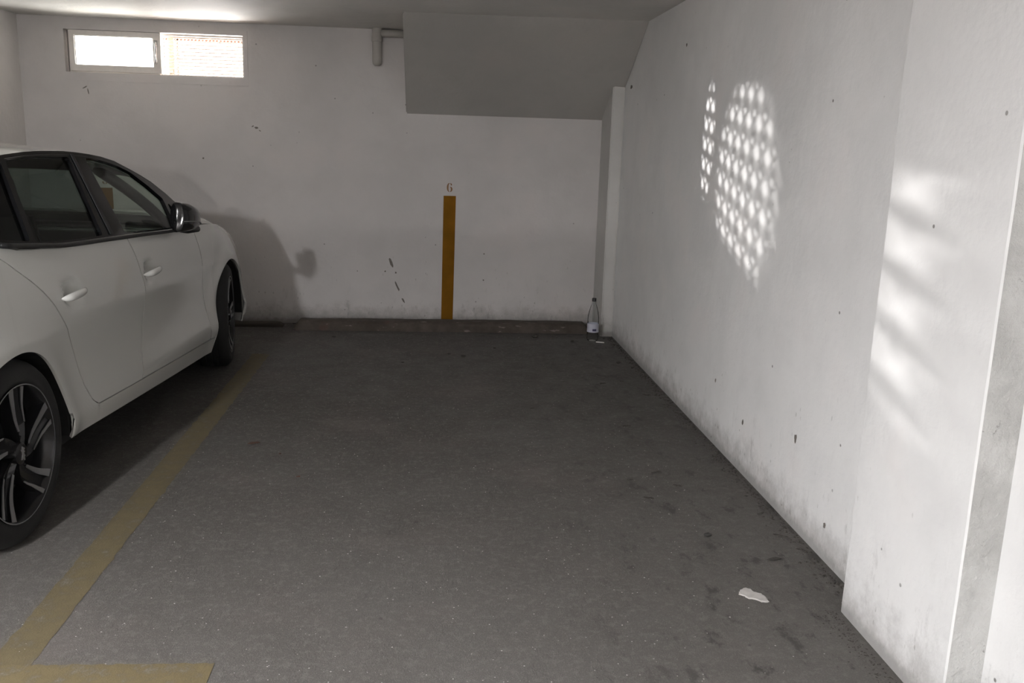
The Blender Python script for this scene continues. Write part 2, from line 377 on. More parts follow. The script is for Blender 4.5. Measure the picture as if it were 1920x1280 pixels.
# ------------------------------------------------------------------ window
win = empty('window_1', (WX0, YB, WZ0)); win['kind'] = 'structure'
def wbox(name, a, b, mat, bev=.002, par=win):
    o = boxo(name, a, b, M[mat], None, bev); o.parent = par; o.matrix_parent_inverse = Matrix.Translation(-Vector((WX0, YB, WZ0))) if par is win else Matrix.Identity(4); return o
def ring(bm, x0, x1, z0, z1, y0, y1, tl, tr, tb, tt):
    box(bm, (x0, y0, z0), (x0+tl, y1, z1)); box(bm, (x1-tr, y0, z0), (x1, y1, z1)); box(bm, (x0+tl, y0, z0), (x1-tr, y1, z0+tb)); box(bm, (x0+tl, y0, z1-tt), (x1-tr, y1, z1))
def wpart(name, bm, mat, par=win, **k):
    for v in bm.verts: v.co -= Vector((WX0, YB, WZ0))
    return mk(name, bm, M[mat], par, **k)
bm = bmesh.new(); ring(bm, WX0, WX1, WZ0, WZ1, YB+.075, YB+.115, .018, .022, .012, .012); box(bm, (WX0+.018, YB+.05, WZ0), (WX0+.05, YB+.075, WZ1)); box(bm, (WX0+.05, YB+.05, WZ0), (-1.925, YB+.075, WZ0+.032)); box(bm, (WX0+.05, YB+.05, WZ1-.02), (-1.925, YB+.075, WZ1)); wpart('window_frame', bm, 'alu')
bm = bmesh.new(); ring(bm, -2.522, -1.905, 1.776, 2.050, YB+.012, YB+.045, .034, .052, .040, .034)
sash = wpart('sash', bm, 'alu')
bm = bmesh.new(); ring(bm, -2.494, -1.951, 1.810, 2.022, YB+.024, YB+.034, .010, .010, .010, .010); wpart('bead', bm, 'alu', sash)
bm = bmesh.new(); box(bm, (-2.488, YB+.027, 1.814), (-1.957, YB+.031, 2.018)); wpart('pane', bm, 'clear', sash)
bm = bmesh.new(); tube(bm, [(-1.936, YB+.012, 1.985), (-1.936, YB-.006, 1.982), (-1.934, YB-.010, 1.96), (-1.934, YB-.010, 1.87), (-1.936, YB-.006, 1.848), (-1.936, YB+.012, 1.845)], .0065, 8); wpart('handle', bm, 'chrome', sash, smooth=True)
bm = bmesh.new(); box(bm, (-1.948, YB+.008, 1.962), (-1.924, YB+.014, 2.0)); wpart('latch', bm, 'chrome', sash)
bm = bmesh.new(); box(bm, (-1.888, YB+.122, WZ0), (-1.842, YB+.142, WZ1)); wpart('post', bm, 'cream')
bm = bmesh.new(); ring(bm, -1.925, WX1, WZ0, WZ1, YB+.15, YB+.18, .014, .010, .0005, .034); box(bm, (-1.836, YB+.15, WZ0), (-1.822, YB+.18, WZ1)); wpart('outer_frame', bm, 'brown')
# diamond grille (woven wire): each wire its own zigzag, joined as one part
bm = bmesh.new(); px_w, pz_w = .025, .024; yg = YB+.118
x0g, x1g, z0g, z1g = -1.915, WX1-.022, WZ0+.004, WZ1-.012
nd = int((x1g-x0g)/px_w)+1; kk = (z1g-z0g)/pz_w*px_w
def seg(p, q, r=.0021):
    tube(bm, [p, q], r, 5, False)
for i in range(-int(kk/px_w)-1, nd+int(kk/px_w)+2):
    for sgn in (1, -1):
        xa = x0g+i*px_w; xb = xa+sgn*kk; za, zb = z0g, z1g
        # clip on x
        if sgn > 0: ta, tb = max(0, (x0g-xa)/kk), min(1, (x1g-xa)/kk)
        else: ta, tb = max(0, (xa-x1g)/kk), min(1, (xa-x0g)/kk)
        if tb-ta > .02:
            seg((lerp(xa, xb, ta), yg+.002*sgn, lerp(za, zb, ta)), (lerp(xa, xb, tb), yg+.002*sgn, lerp(za, zb, tb)))
for j in range(1, int((z1g-z0g)/pz_w)+1): seg((x0g, yg, z0g+j*pz_w), (x1g, yg, z0g+j*pz_w), .0047)  # horizontal rods added to split the light on the right wall into rows
tube(bm, [(x0g, yg, z0g), (x1g, yg, z0g), (x1g, yg, z1g), (x0g, yg, z1g), (x0g, yg, z0g)], .003, 6, False)
o = wpart('diamond_grille', bm, 'wire', smooth=True); o['kind'] = 'stuff'
# outside: paving at sill height and a pale wall across the yard
bm = bmesh.new(); box(bm, (-9, YB+T+.001, 1.55), (7, 16, 1.70)); struct('ground_outside', bm, M['ground_out'])
bm = bmesh.new(); box(bm, (-9, 16, 1.2), (7, 16.3, 4.2)); struct('wall_outside', bm, M['facade'])

# ------------------------------------------------------------------ painted stripes and digits
def paint_patch(name, pts, n, mat, th=.0015):
    bm = bmesh.new(); prism(bm, pts, n, th); return mk(name, bm, mat)
def stripe_pts(x0, x1, z0, z1, xb0, xb1):
    return [(xb0, YB, z0), (xb1, YB, z0), (x1, YB, z1), (x0, YB, z1)]
s6 = paint_patch('painted_stripe', stripe_pts(.089, .181, 0, .977, .083, .171), (0, -1, 0), M['ochre'])
tag(s6, 'ochre vertical stripe painted on the back wall below the number 6', 'stripe', 'bay stripes on the back wall')
s5 = paint_patch('painted_stripe', stripe_pts(-2.385, -2.285, 0, .972, -2.385, -2.285), (0, -1, 0), M['ochre'])
tag(s5, 'ochre vertical stripe behind the car, seen through its side windows', 'stripe', 'bay stripes on the back wall')
def digit(kind, cx, cz, h, par):
    """stencil digits: half strokes left and right of a vertical gap"""
    s = h/16.; L = []
    if kind == 6:
        # left body of the six, right bowl, top terminal
        L.append([(-.4, -7.6), (-2.4, -6.9), (-4.2, -4.8), (-4.9, -2), (-5, 1), (-4.6, 4), (-3.4, 6.4), (-1.6, 7.8), (-.4, 8), (-.4, 7.2), (-1.3, 6.0), (-1.9, 3.6), (-2.1, 1), (-2.1, -2), (-1.7, -5), (-.9, -6.8), (-.4, -6.9)])
        L.append([(.6, -7.6), (2.6, -7.0), (4.4, -5), (4.9, -2.6), (4.4, -.2), (2.8, 1.3), (.6, 1.7), (.6, .9), (1.5, .1), (2.0, -2.4), (1.7, -5.2), (.6, -6.9)])
        L.append([(.6, 8), (2.6, 7.4), (3.9, 5.9), (3.9, 4.4), (2.7, 3.6), (1.6, 4.4), (1.7, 6.2), (.6, 7.2)])
    else:
        L.append([(-.4, -7.6), (-2.8, -7), (-4.4, -5.4), (-4.4, -3.6), (-3.1, -2.8), (-1.9, -3.6), (-1.8, -5.2), (-.4, -6.8)])
        L.append([(.6, -7.6), (2.8, -6.9), (4.6, -4.6), (4.9, -1.6), (4.2, .8), (2.4, 2.2), (.6, 2.4), (.6, 1.4), (1.6, .8), (2.0, -1.6), (1.7, -4.8), (.6, -6.8)])
        L.append([(-3.6, -.2), (-2.8, .2), (-1.6, 1.4), (-.4, 2.0), (-.4, 2.8), (-2.6, 2.2), (-2.6, 5.2), (-.4, 5.0), (-.4, 8), (-3.6, 8)])
        L.append([(.6, 5.0), (3.2, 5.2), (4.2, 8), (.6, 8)])
    for poly in L:
        bm = bmesh.new(); prism(bm, [(cx+x*s, YB, cz+z*s) for x, z in poly], (0, -1, 0), .0012); mk('stroke', bm, M['digit'], par)
d6 = empty('stencilled_number', (0, 0, 0)); digit(6, .1335, 1.037, .068, d6)
tag(d6, 'brown stencilled number 6 above the ochre stripe in the empty bay', 'number')
d5 = empty('stencilled_number', (0, 0, 0)); digit(5, -2.335, 1.03, .068, d5)
tag(d5, 'brown stencilled bay number seen through the parked car', 'number')

def floor_paint(name, fn, n, w0, mat, seed):
    """ragged painted line: fn(t)->(centre, perpendicular)"""
    rnd = random.Random(seed); bm = bmesh.new(); A = []; B = []
    for i in range(n+1):
        c, p = fn(i/n); c = Vector(c); p = Vector(p)
        ra = noise.noise(Vector((i*.35, seed, 0)))*.008+rnd.uniform(-.002, .002); rb = noise.noise(Vector((i*.35, seed+9, 0)))*.008+rnd.uniform(-.002, .002)
        A.append(bm.verts.new(c-p*(w0/2+ra))); B.append(bm.verts.new(c+p*(w0/2+rb)))
    for i in range(n): bm.faces.new((A[i], B[i], B[i+1], A[i+1]))
    bmesh.ops.recalc_face_normals(bm, faces=bm.faces[:])
    for f in bm.faces:
        if f.normal.z < 0: f.normal_flip()
    o = mk(name, bm, mat); return o
def zl(h): return .0012+h
yl = floor_paint('painted_floor_line', lambda t: ((lerp(-1.066, -1.075, t), lerp(2.06, 5.75, t), zl(0)), (1, 0, 0)), 180, .108, M['yellow_floor'], 3)
tag(yl, 'long faded yellow line painted on the floor along the car', 'line')
yh = floor_paint('painted_floor_line', lambda t: ((lerp(-1.2, -.55, t), lerp(2.13, 2.12, t), zl(.0003)), (0, 1, 0)), 60, .12, M['yellow_worn'], 8)
tag(yh, 'short worn yellow line crossing the bay mouth at the near floor', 'line')

# ------------------------------------------------------------------ wheel stops
def stop(x0, x1, y0, y1, h, mat, name, label, bevel=.022, seed=1):
    bm = bmesh.new(); N = 60; prof = [(y0, 0), (y0, h*.6), (y0+.012, h*.9), (y0+.03, h), (y1-.02, h), (y1, h*.85), (y1, 0)]
    rings = []
    for i in range(N+1):
        t = i/N; x = lerp(x0, x1, t); e = min(t, 1-t)*(x1-x0); k = min(1, sqrt(max(0, 1-(1-min(1, e/.05))**2))*.6+.4)
        r = []
        for (y, z) in prof:
            d = noise.noise(Vector((x*6, y*20, z*20+seed)))*.004
            r.append(bm.verts.new((x, lerp((y0+y1)/2, y, .55+.45*k)+d, z*k+(d if z > 0 else 0))))
        rings.append(r)
    for i in range(N):
        for j in range(len(prof)-1): bm.faces.new((rings[i][j], rings[i+1][j], rings[i+1][j+1], rings[i][j+1]))
    for i in range(N): bm.faces.new((rings[i][-1], rings[i+1][-1], rings[i+1][0], rings[i][0]))
    bm.faces.new(rings[0]); bm.faces.new(rings[-1][::-1]); bmesh.ops.recalc_face_normals(bm, faces=bm.faces[:])
    o = mk(name, bm, mat, auto=45); tag(o, label, 'wheel stop'); return o
stop(-.985, 1.185, 6.51, 6.66, .071, M['stop'], 'wheel_stop', 'long grimy brown wheel stop on the floor below the number 6')
stop(-2.72, -1.08, 6.62, 6.72, .028, M['board'], 'wheel_stop', 'low dark wheel stop in front of the parked car', seed=5)

# ------------------------------------------------------------------ pipe stub
pp = empty('drain_pipe', (-.395, YB-.055, 1.88)); tag(pp, 'painted pipe stub dropping from the ceiling beside the stair soffit', 'pipe')
bm = bmesh.new(); lathe(bm, [(.0, .0), (.018, .002), (.030, .012), (.034, .03), (.034, .165), (.033, .17)], 24); mk('pipe_body', bm, M['pvc'], pp, smooth=True)
bm = bmesh.new(); lathe(bm, [(.034, .163), (.039, .165), (.039, .2), (.036, .205), (.036, HC-1.88)], 24); mk('collar', bm, M['pvc'], pp, auto=40)
bm = bmesh.new(); tube(bm, [(.02, 0, .222), (.205, 0, .222)], .026, 16); mk('pipe_branch', bm, M['pvc'], pp, smooth=True)

# ------------------------------------------------------------------ car
HW = .87; PHI = .0526
car = empty('parked_car', (-2.1887+.0, 2.9911, 0), -PHI)
tag(car, 'white five-door hatchback with black-framed windows, parked left of the empty bay', 'car')
AR = .342; ACZ = .30; ARC = (0.0, 2.53)
SILL_REAR, SILL_FRONT = .243, .158
HAND = ((.435, .774), (1.215, .753))
TOP = [(-.62, .93), (-.3, .97), (.0, .985), (.09, .972), (.444, .938), (1.0, .915), (1.73, .886), (2.1, .882), (2.3, .868), (2.6, .825), (2.9, .757), (3.1, .69), (3.2, .64)]
def ztop(l): return interp(TOP, l)
def sillz(l): return lerp(.248, .155, (l-.33)/1.77)
def seamz(l): return lerp(.313, .244, (l-.57)/1.55)
def zbot(l):
    for c in ARC:
        d = abs(l-c)
        if d < AR: return ACZ+sqrt(AR*AR-d*d)*1.0
    if l < -AR: return .26
    if l > ARC[1]+AR: return .20
    return sillz(l)
def oside(l, z):
    o = 0.
    if z > .74: o += .045*((z-.74)/.21)**1.8
    if z < .66:
        o += .020*sin(min(1, (.66-z)/.34)*pi)**1.0 if z > .32 else 0
        if z < .30: o += .028*((.30-z)/.12)**1.3
    o += .010*exp(-((z-.80)/.02)**2)*0
    if l > 2.70: o += .13*((l-2.70)/.45)**2.4
    if l > 2.876: o += .10*min(1, (l-2.876)/.10)*max(0, min(1, (.66-z)/.15))
    if l > 2.2 and z > .52: o += .075*min(1, (l-2.2)/.65)**1.6*min(1.4, (z-.52)/.23)**1.6
    if l < 0: o += .11*((-l)/.65)**2.4
    o += .006*((l-1.3)/1.2)**2 if 0 < l < 2.5 else .006
    for c in ARC:      # swollen wheel arches
        r = sqrt((l-c)**2+(z-ACZ)**2); o -= .016*exp(-((r-AR-.0)/.075)**2)*(1 if z > .25 else .5)
    for hl, hz in HAND:
        o += .030*exp(-((l-hl-.004)/.050)**4-((z-hz+.003)/.040)**4)
    return o
def P(l, o, z, s=1): return Vector((s*(HW-o), l, z))
def arch_samples(l0, l1, step=.022):
    S = []
    for c in ARC:
        for k in range(49):
            S.append(c-AR*cos(pi*k/48))
        S += [c-AR-.002, c+AR+.002]
    x = l0
    while x < l1: S.append(x); x += step
    S += [l0, l1]; S = sorted(v for v in S if l0-1e-9 <= v <= l1+1e-9)
    out = [S[0]]
    for v in S[1:]:
        if v-out[-1] > 1.5e-3: out.append(v)
    out[-1] = l1
    return out
def side_panel(name, l0f, l1f, bot, top, s, mat=None, nz=34, lsamp=None, parent=car, n=44):
    """panel bounded left/right by l0f(z), l1f(z), bottom/top by bot(l), top(l)"""
    bm = bmesh.new(); us = lsamp or [i/n for i in range(n+1)]
    cols = []
    for u in us:
        col = []
        for j in range(nz+1):
            v = j/nz; z = .6
            if lsamp: l = u; z = lerp(bot(l), top(l), v)
            else:
                for _ in range(6):
                    l = lerp(l0f(z), l1f(z), u); z = lerp(bot(l), top(l), v)
            col.append(bm.verts.new(P(l, oside(l, z), z, s)))
        cols.append(col)
    for i in range(len(cols)-1):
        for j in range(nz): 
            q = (cols[i][j], cols[i+1][j], cols[i+1][j+1], cols[i][j+1]); bm.faces.new(q if s < 0 else q[::-1])
    # outward normals check
    bm.normal_update(); f = max(bm.faces, key=lambda f: f.calc_area())
    if f.normal.x*s < 0: bmesh.ops.reverse_faces(bm, faces=bm.faces[:])
    o = mk(name, bm, mat or M['paint'], parent, smooth=True); return solid(o, .012)
# door shut lines l(z)
S1 = [(.300, .60), (.306, .594), (.325, .56), (.348, .536), (.41, .503), (.533, .453), (.653, .375), (.748, .295), (.826, .207), (.924, .075), (.979, .004), (.99, -.01)]
def seam1(z): return interp(S1, z)
S2 = [(.24, 1.04), (.308, 1.054), (.333, 1.071), (.491, 1.127), (.609, 1.145), (.693, 1.138), (.759, 1.10), (.837, 1.075), (.94, 1.04)]
def seam2(z): return interp(S2, z)
def seam3(z): return interp([(.24, 2.10), (.4, 2.07), (.7, 1.98), (.9, 1.90)], z)
G = .0036
RC = .05   # rounded lower rear corner of the rear door
for s in (1, -1):
    side_panel('rear_quarter', lambda z: -.62, lambda z: seam1(z)-G, lambda l: zbot(l), lambda l: ztop(l), s, nz=34, n=90)if False else None
    # rear quarter panel: uses arch samples up to the seam; right boundary follows the seam
    bm = bmesh.new(); ls = arch_samples(-.62, .60); cols = []
    for l in ls:
        # upper limit: below the seam curve where the seam lies behind this l
        zt = ztop(l)
        if l > seam1(.99):
            lo, hi = .26, .99
            for _ in range(24):
                m = (lo+hi)/2
                if seam1(m) > l+G: lo = m
                else: hi = m
            zt = min(zt, lo)
        zb = zbot(l); zt = max(zt, zb+.001)
        if l > .585: zt = min(zt, seamz(l)-.003)
        cols.append([bm.verts.new(P(l, oside(l, z), z, s)) for z in [lerp(zb, zt, j/30) for j in range(31)]])
    for i in range(len(cols)-1):
        for j in range(30): bm.faces.new((cols[i][j], cols[i+1][j], cols[i+1][j+1], cols[i][j+1]) if s > 0 else (cols[i+1][j], cols[i][j], cols[i][j+1], cols[i+1][j+1]))
    solid(mk('rear_quarter', bm, M['paint'], car, smooth=True), .012)
    rd = side_panel('rear_door', lambda z: seam1(z)+G, lambda z: seam2(z)-G, seamz, ztop, s)
    fd = side_panel('front_door', lambda z: seam2(z)+G, lambda z: seam3(z)-G, lambda l: seamz(l)+.001, ztop, s)
    # sill under the doors
    side_panel('sill', None, None, sillz, lambda l: seamz(l)-.005, s, lsamp=[.6002+(2.186-.6002)*i/60 for i in range(61)], nz=8)
    # front fender
    bm = bmesh.new(); ls = arch_samples(1.90, 3.17); cols = []
    for l in ls:
        zb = zbot(l); zt = ztop(l)
        if l < ARC[1]-AR: 
            # only above the door seam
            lo, hi = .24, .95
            for _ in range(24):
                m = (lo+hi)/2
                if seam3(m)+G > l: lo = m
                else: hi = m
            zb = max(hi, seamz(l)) if l < 2.10 else seamz(l)
            zb = min(zb, zt-.001)
        cols.append([bm.verts.new(P(l, oside(l, z), z, s)) for z in [lerp(zb, zt, j/30) for j in range(31)]])
    for i in range(len(cols)-1):
        for j in range(30): bm.faces.new((cols[i][j], cols[i+1][j], cols[i+1][j+1], cols[i][j+1]) if s > 0 else (cols[i+1][j], cols[i][j], cols[i][j+1], cols[i+1][j+1]))
    solid(mk('front_fender', bm, M['paint'], car, smooth=True), .012)
    # dark inner shell behind the gaps
    bm = bmesh.new(); ls = arch_samples(-.60, 2.84); cols = []
    for l in ls: 
        zb = zbot(l)+.012; zt = ztop(l)-.012
        cols.append([bm.verts.new(P(l, oside(l, z)+.018, z, s)) for z in [lerp(zb, zt, j/14) for j in range(15)]])
    for i in range(len(cols)-1):
        for j in range(14): bm.faces.new((cols[i][j], cols[i+1][j], cols[i+1][j+1], cols[i][j+1]))
    mk('inner_shell', bm, M['shell'], car)
    # wheel arch liners
    for c in ARC:
        bm = bmesh.new()
        grid(bm, lambda u, v: (s*(HW-(.012 if c < 1 else .034)-v*.28), c-(AR+.004)*cos(pi*1.08*u-.04*pi), ACZ+(AR+.004)*sin(pi*1.08*u-.04*pi)), 36, 3)
        vs = [bm.verts.new((s*(HW-.312), c-(AR+.004)*cos(pi*k/24), ACZ+(AR+.004)*sin(pi*k/24))) for k in range(25)]; bm.faces.new(vs)
        mk('arch_liner', bm, M['shell'], car, smooth=False)
    # door handles
    for (hl, hz), d in zip(HAND, (rd, fd)):
        bm = bmesh.new()
        def hf(u, v):
            a = 2*pi*v; L = lerp(-.092, .088, u); k = max(0, 1-abs(2*u-1)**3.2)**.5; out = .004+.030*k
            hh = (.017-.004*u)*max(k, .05); tt = .011*max(k, .05)
            return P(hl+L, oside(hl+L*1.3, hz+.06)-out+cos(a)*tt, hz+.030*(u-.5)*.35+sin(a)*hh-.004, s)
        grid(bm, hf, 20, 12); bmesh.ops.remove_doubles(bm, verts=bm.verts[:], dist=1e-5); bmesh.ops.recalc_face_normals(bm, faces=bm.faces[:])
        mk('handle', bm, M['paint'], d, smooth=True)
# greenhouse side plane
def go(z): return .04+.42*(z-.93)
def gmap(s, d=0): return lambda l, z: P(l, go(z)+d, z, s)
OUT = [(.087, .975), (.16, .958), (.25, .949), (.444, .937), (.847, .921), (1.434, .895), (1.768, .883), (1.90, .878), (1.905, .895), (1.88, .93), (1.812, 1.003), (1.72, 1.06), (1.594, 1.123), (1.50, 1.157), (1.407, 1.186), (1.272, 1.225), (1.15, 1.245), (1.04, 1.256), (.93, 1.264), (.825, 1.269), (.637, 1.271), (.5, 1.268), (.348, 1.259), (.15, 1.238), (-.05, 1.205), (-.2, 1.16), (-.24, 1.13), (-.14, 1.06), (-.02, 1.01), (.04, .99)]
def rnd_poly(pts, r=.018, n=4):
    out = []; N = len(pts)
    for i in range(N):
        a, b, c = Vector(pts[i-1]), Vector(pts[i]), Vector(pts[(i+1) % N])
        da, dc = (a-b), (c-b); r1 = min(r, da.length*.45, dc.length*.45)
        p, q = b+da.normalized()*r1, b+dc.normalized()*r1
        for k in range(n+1):
            t = k/n; out.append(tuple((1-t)**2*p+2*t*(1-t)*b+t*t*q))
    return out
GF = rnd_poly([(1.03, .932), (1.30, .920), (1.640, .903), (1.645, .955), (1.645, 1.04), (1.53, 1.107), (1.398, 1.170), (1.30, 1.198), (1.2, 1.218), (1.10, 1.233), (.985, 1.242)], .012)
GQ = rnd_poly([(1.685, .906), (1.80, .902), (1.775, .955), (1.69, 1.015), (1.678, 1.01)], .008)
GR = rnd_poly([(.285, .968), (.46, .955), (.812, .942), (.84, 1.247), (.6, 1.251), (.5, 1.249), (.36, 1.243), (.345, 1.235)], .016)
GB = rnd_poly([(.248, .975), (.312, 1.235), (.15, 1.216), (-.04, 1.175), (-.13, 1.12), (-.04, 1.05), (.06, 1.0)], .014)
for s in (1, -1):
    o = mk('window_frame', fill_outline([OUT, GF, GQ, GR, GB], gmap(s)), M['gloss_black'], car); solid(o, .02, 0)
    for loop, m, nm in ((GF, 'car_glass', 'side_pane'), (GQ, 'car_glass', 'side_pane'), (GR, 'privacy', 'side_pane'), (GB, 'privacy', 'side_pane')):
        mk(nm, fill_outline([loop], gmap(s, .003)), M[m], o)
    # rubber weather strip along the belt and a fine bright drip line under the roof
    bm = bmesh.new(); tube(bm, [P(l, go(ztop(l)-.0)-.008, ztop(l)+.006, s) for l in [.06+(1.80-.06)*i/30 for i in range(31)]], .0095, 8); mk('belt_strip', bm, M['black'], o, smooth=True)
    bm = bmesh.new(); tube(bm, [P(l, go(z)-.012, z-.012, s) for l, z in OUT[12:23]], .004, 6); mk('drip_strip', bm, M['chrome'] if False else M['trim_grey'], o, smooth=True)
    bm = bmesh.new(); prism(bm, [gmap(s, -.013)(l, z) for l, z in ((.875, .945), (.905, .945), (.885, 1.262), (.862, 1.262))], (s, 0, 0), .004); mk('pillar_strip', bm, M['black'], o)
# roof
RED = [(-.46, 1.18), (-.2, 1.21), (.0, 1.23), (.35, 1.262), (.6, 1.273), (.84, 1.271), (1.02, 1.260), (1.2, 1.237), (1.36, 1.201), (1.45, 1.172)]
def roofz(l, q):  # q 0 edge .. 1 centre
    e = interp(RED, l); return e+.020*(1-(1-q)**3)
bm = bmesh.new()
def rf(u, v):
    l = lerp(-.46, 1.42, u); x = 2*v-1; a = abs(x); z = interp(RED, l); hw = HW-go(z)+.004
    q = 1-a; zz = z-.006+lerp(.052, .022, max(0, min(1, (l-.3)/1.1)))*(1-a**5)*(1-.15*a**2)*1.06
    return Vector((x*hw, l+.07*(1-a*a)*max(0, u-.6), zz))
grid(bm, rf, 44, 36, flip=False); bmesh.ops.recalc_face_normals(bm, faces=bm.faces[:])
for f in bm.faces:
    if f.normal.z < 0: f.normal_flip()
solid(mk('roof', bm, M['paint'], car, smooth=True), .02)
bm = bmesh.new(); grid(bm, lambda u, v: rf(lerp(.05, .97, u), lerp(.08, .92, v))+Vector((0, 0, -.035)), 20, 12); mk('headliner', bm, M['trim_grey'], car, smooth=True)
# windscreen
def ws(u, v):
    x = 2*v-1; a = abs(x); l0, z0 = 1.42+.028*(1-a*a), interp(RED, 1.42)+.0+.02*(1-a**4); l1, z1 = 1.90+.12*(1-a*a), .893
    hw0 = HW-go(1.215)+.0; hw1 = HW-go(.9)-.0
    z = lerp(z0, z1, u); l = lerp(l0, l1, u); hw = lerp(hw0, hw1, u); bul = .02*sin(pi*u)
    return Vector((x*hw, l+bul*.6, z+bul*.7))
bm = bmesh.new(); grid(bm, ws, 16, 24); mk('windscreen', bm, M['car_glass'], car, smooth=True)
for s in (1, -1):
    bm = bmesh.new(); tube(bm, [ws(u/14, 1 if s > 0 else 0)+Vector((0, .004, .0)) for u in range(15)], .012, 8); mk('pillar_trim', bm, M['gloss_black'], car, smooth=True)
    bm = bmesh.new(); tube(bm, [ws(u/14, .95 if s > 0 else .05)+Vector((0, -.03, -.035)) for u in range(-2, 15)], .026, 8); mk('pillar_lining', bm, M['trim_grey'], car, smooth=True)
# hood
def hood(u, v):
    x = 2*v-1; a = abs(x); l = lerp(2.02, 3.12, u)-.13*a*a*(u-.5)*0
    ze = ztop(l)+.001; xe = HW-oside(l, ze)-.022-.02*min(1, max(0, (2.35-l)/.3)); d = (1-a)*xe
    zz = ze+.048*(1-exp(-d/.055))+.022*(1-a*a); zz -= .02*max(0, u-.85)/.15
    return Vector((x*xe, l-.06*(1-a*a)*(1-u)*0, zz))
bm = bmesh.new(); vs = [0, .006, .014, .025, .04, .06, .085, .115, .15, .2, .26, .33, .41, .5]; vs = vs+[1-k for k in vs[-2::-1]]
G_ = [[bm.verts.new(hood(i/36, v)) for v in vs] for i in range(37)]
for i in range(36):
    for j in range(len(vs)-1): bm.faces.new((G_[i][j], G_[i][j+1], G_[i+1][j+1], G_[i+1][j]))
bmesh.ops.recalc_face_normals(bm, faces=bm.faces[:])
solid(mk('hood', bm, M['paint'], car, smooth=True), .014)
bm = bmesh.new(); grid(bm, lambda u, v: Vector(((2*v-1)*(HW-.10-.0), lerp(1.86, 2.05, u), .868+.012*(1-(2*v-1)**2))), 4, 16); mk('cowl', bm, M['black'], car)
# nose and tail
def nose(u, v):
    x = 2*v-1; a = abs(x); z = lerp(.20, .69, u); hw = HW-oside(3.13, z)+.004
    y = 3.13+.19*(1-a**2.6)*(1-.25*((z-.42)/.28)**2); return Vector((x*hw, y, z))
bm = bmesh.new(); grid(bm, nose, 16, 40); bmesh.ops.recalc_face_normals(bm, faces=bm.faces[:]); solid(mk('front_bumper', bm, M['paint'], car, smooth=True), .01)
bm = bmesh.new(); grid(bm, lambda u, v: nose(lerp(.25, .75, u), lerp(.25, .75, v))+Vector((0, .006, 0)), 6, 20); mk('grille', bm, M['black'], car)
for s in (1, -1):
    bm = bmesh.new(); grid(bm, lambda u, v: nose(lerp(.78, .97, u), lerp(.80, .985, v) if s > 0 else lerp(.015, .2, v))+Vector((0, .006, 0)), 4, 8); mk('headlight', bm, M['lamp'], car, smooth=True)
def tail(u, v):
    x = 2*v-1; a = abs(x); z = lerp(.24, .94, u); hw = HW-oside(-.61, z)+.004
    return Vector((x*hw, -.61-.08*(1-a**3)*(1-.4*((z-.5)/.4)**2), z))
bm = bmesh.new(); grid(bm, lambda u, v: tail(u*.5, v), 10, 30); bmesh.ops.recalc_face_normals(bm, faces=bm.faces[:]); mk('rear_bumper', bm, M['paint'], car, smooth=True)
bm = bmesh.new(); grid(bm, lambda u, v: tail(.505+u*.495, v), 10, 30); bmesh.ops.recalc_face_normals(bm, faces=bm.faces[:]); tg = mk('tailgate', bm, M['paint'], car, smooth=True)
for s in (1, -1):
    bm = bmesh.new(); grid(bm, lambda u, v: tail(lerp(.72, .9, u), lerp(.8, .99, v) if s > 0 else lerp(.01, .2, v))+Vector((0, -.006, 0)), 4, 8); mk('tail_light', bm, M['red'], car, smooth=True)
def rw(u, v):
    x = 2*v-1; return Vector((x*lerp(HW-.10, HW-.20, u), lerp(-.64, -.47, u)-.02*(1-x*x), lerp(.94, 1.235, u)))
bm = bmesh.new(); grid(bm, rw, 8, 16); mk('rear_window', bm, M['privacy'], car, smooth=True)
for s in (1, -1):     # body-coloured rear pillar
    bm = bmesh.new(); prism(bm, [P(-.02, go(1.0)-.002, .985, s), P(-.14, go(1.06), 1.06, s), P(-.24, go(1.13), 1.13, s), P(-.2, go(1.17), 1.17, s), P(-.05, go(1.225), 1.226, s), P(-.46, go(1.225), 1.226, s), P(-.60, .10, .955, s)], (-s, 0, 0), .02); mk('rear_pillar', bm, M['paint'], car)
# floor pan
bm = bmesh.new(); prism(bm, [(-.50, .36, .19), (-.50, 2.15, .19), (.50, 2.15, .19), (.50, .36, .19)], (0, 0, 1), .12)
for x in (-1, 1): box(bm, (min(x*.5, x*.80), .40, .20), (max(x*.5, x*.80), 2.10, .30))
box(bm, (-.52, -.55, .26), (.52, .36, .40)); box(bm, (-.50, 2.15, .24), (.50, 3.05, .60)); mk('floor_pan', bm, M['shell'], car)
# interior
def seatb(x, l, name, w_=.25, h=.56):
    t_ = bmesh.new(); vs_ = []
    grid(t_, lambda u, v: Vector((x+w_*cos(2*pi*v)*(1-.25*u)*(abs(cos(2*pi*v))**-.35 if abs(cos(2*pi*v)) > .02 else 1)*.9, l-.16*u+.075*sin(2*pi*v), .45+h*u)), 8, 20)
    bmesh.ops.holes_fill(t_, edges=[e for e in t_.edges if e.is_boundary]); so = mk(name, t_, M['seat'], car, smooth=True)
    t_ = bmesh.new(); grid(t_, lambda u, v: Vector((x+.13*cos(2*pi*v)*(1-.15*abs(2*u-1)**3), l-.18-.02*u+.045*sin(2*pi*v), 1.01+.17*u)), 6, 16); bmesh.ops.holes_fill(t_, edges=[e for e in t_.edges if e.is_boundary]); mk('headrest', t_, M['seat'], so, smooth=True)
    t_ = bmesh.new(); box(t_, (x-.24, l-.02, .34), (x+.24, l+.46, .47)); bmesh.ops.bevel(t_, geom=t_.edges[:], offset=.04, segments=3, affect='EDGES'); mk('cushion', t_, M['seat'], so, smooth=True)
for x in (-.37, .37): seatb(x, 1.02, 'front_seat')
for x in (-.38, .38): seatb(x, .22, 'rear_seat', .3, .46)
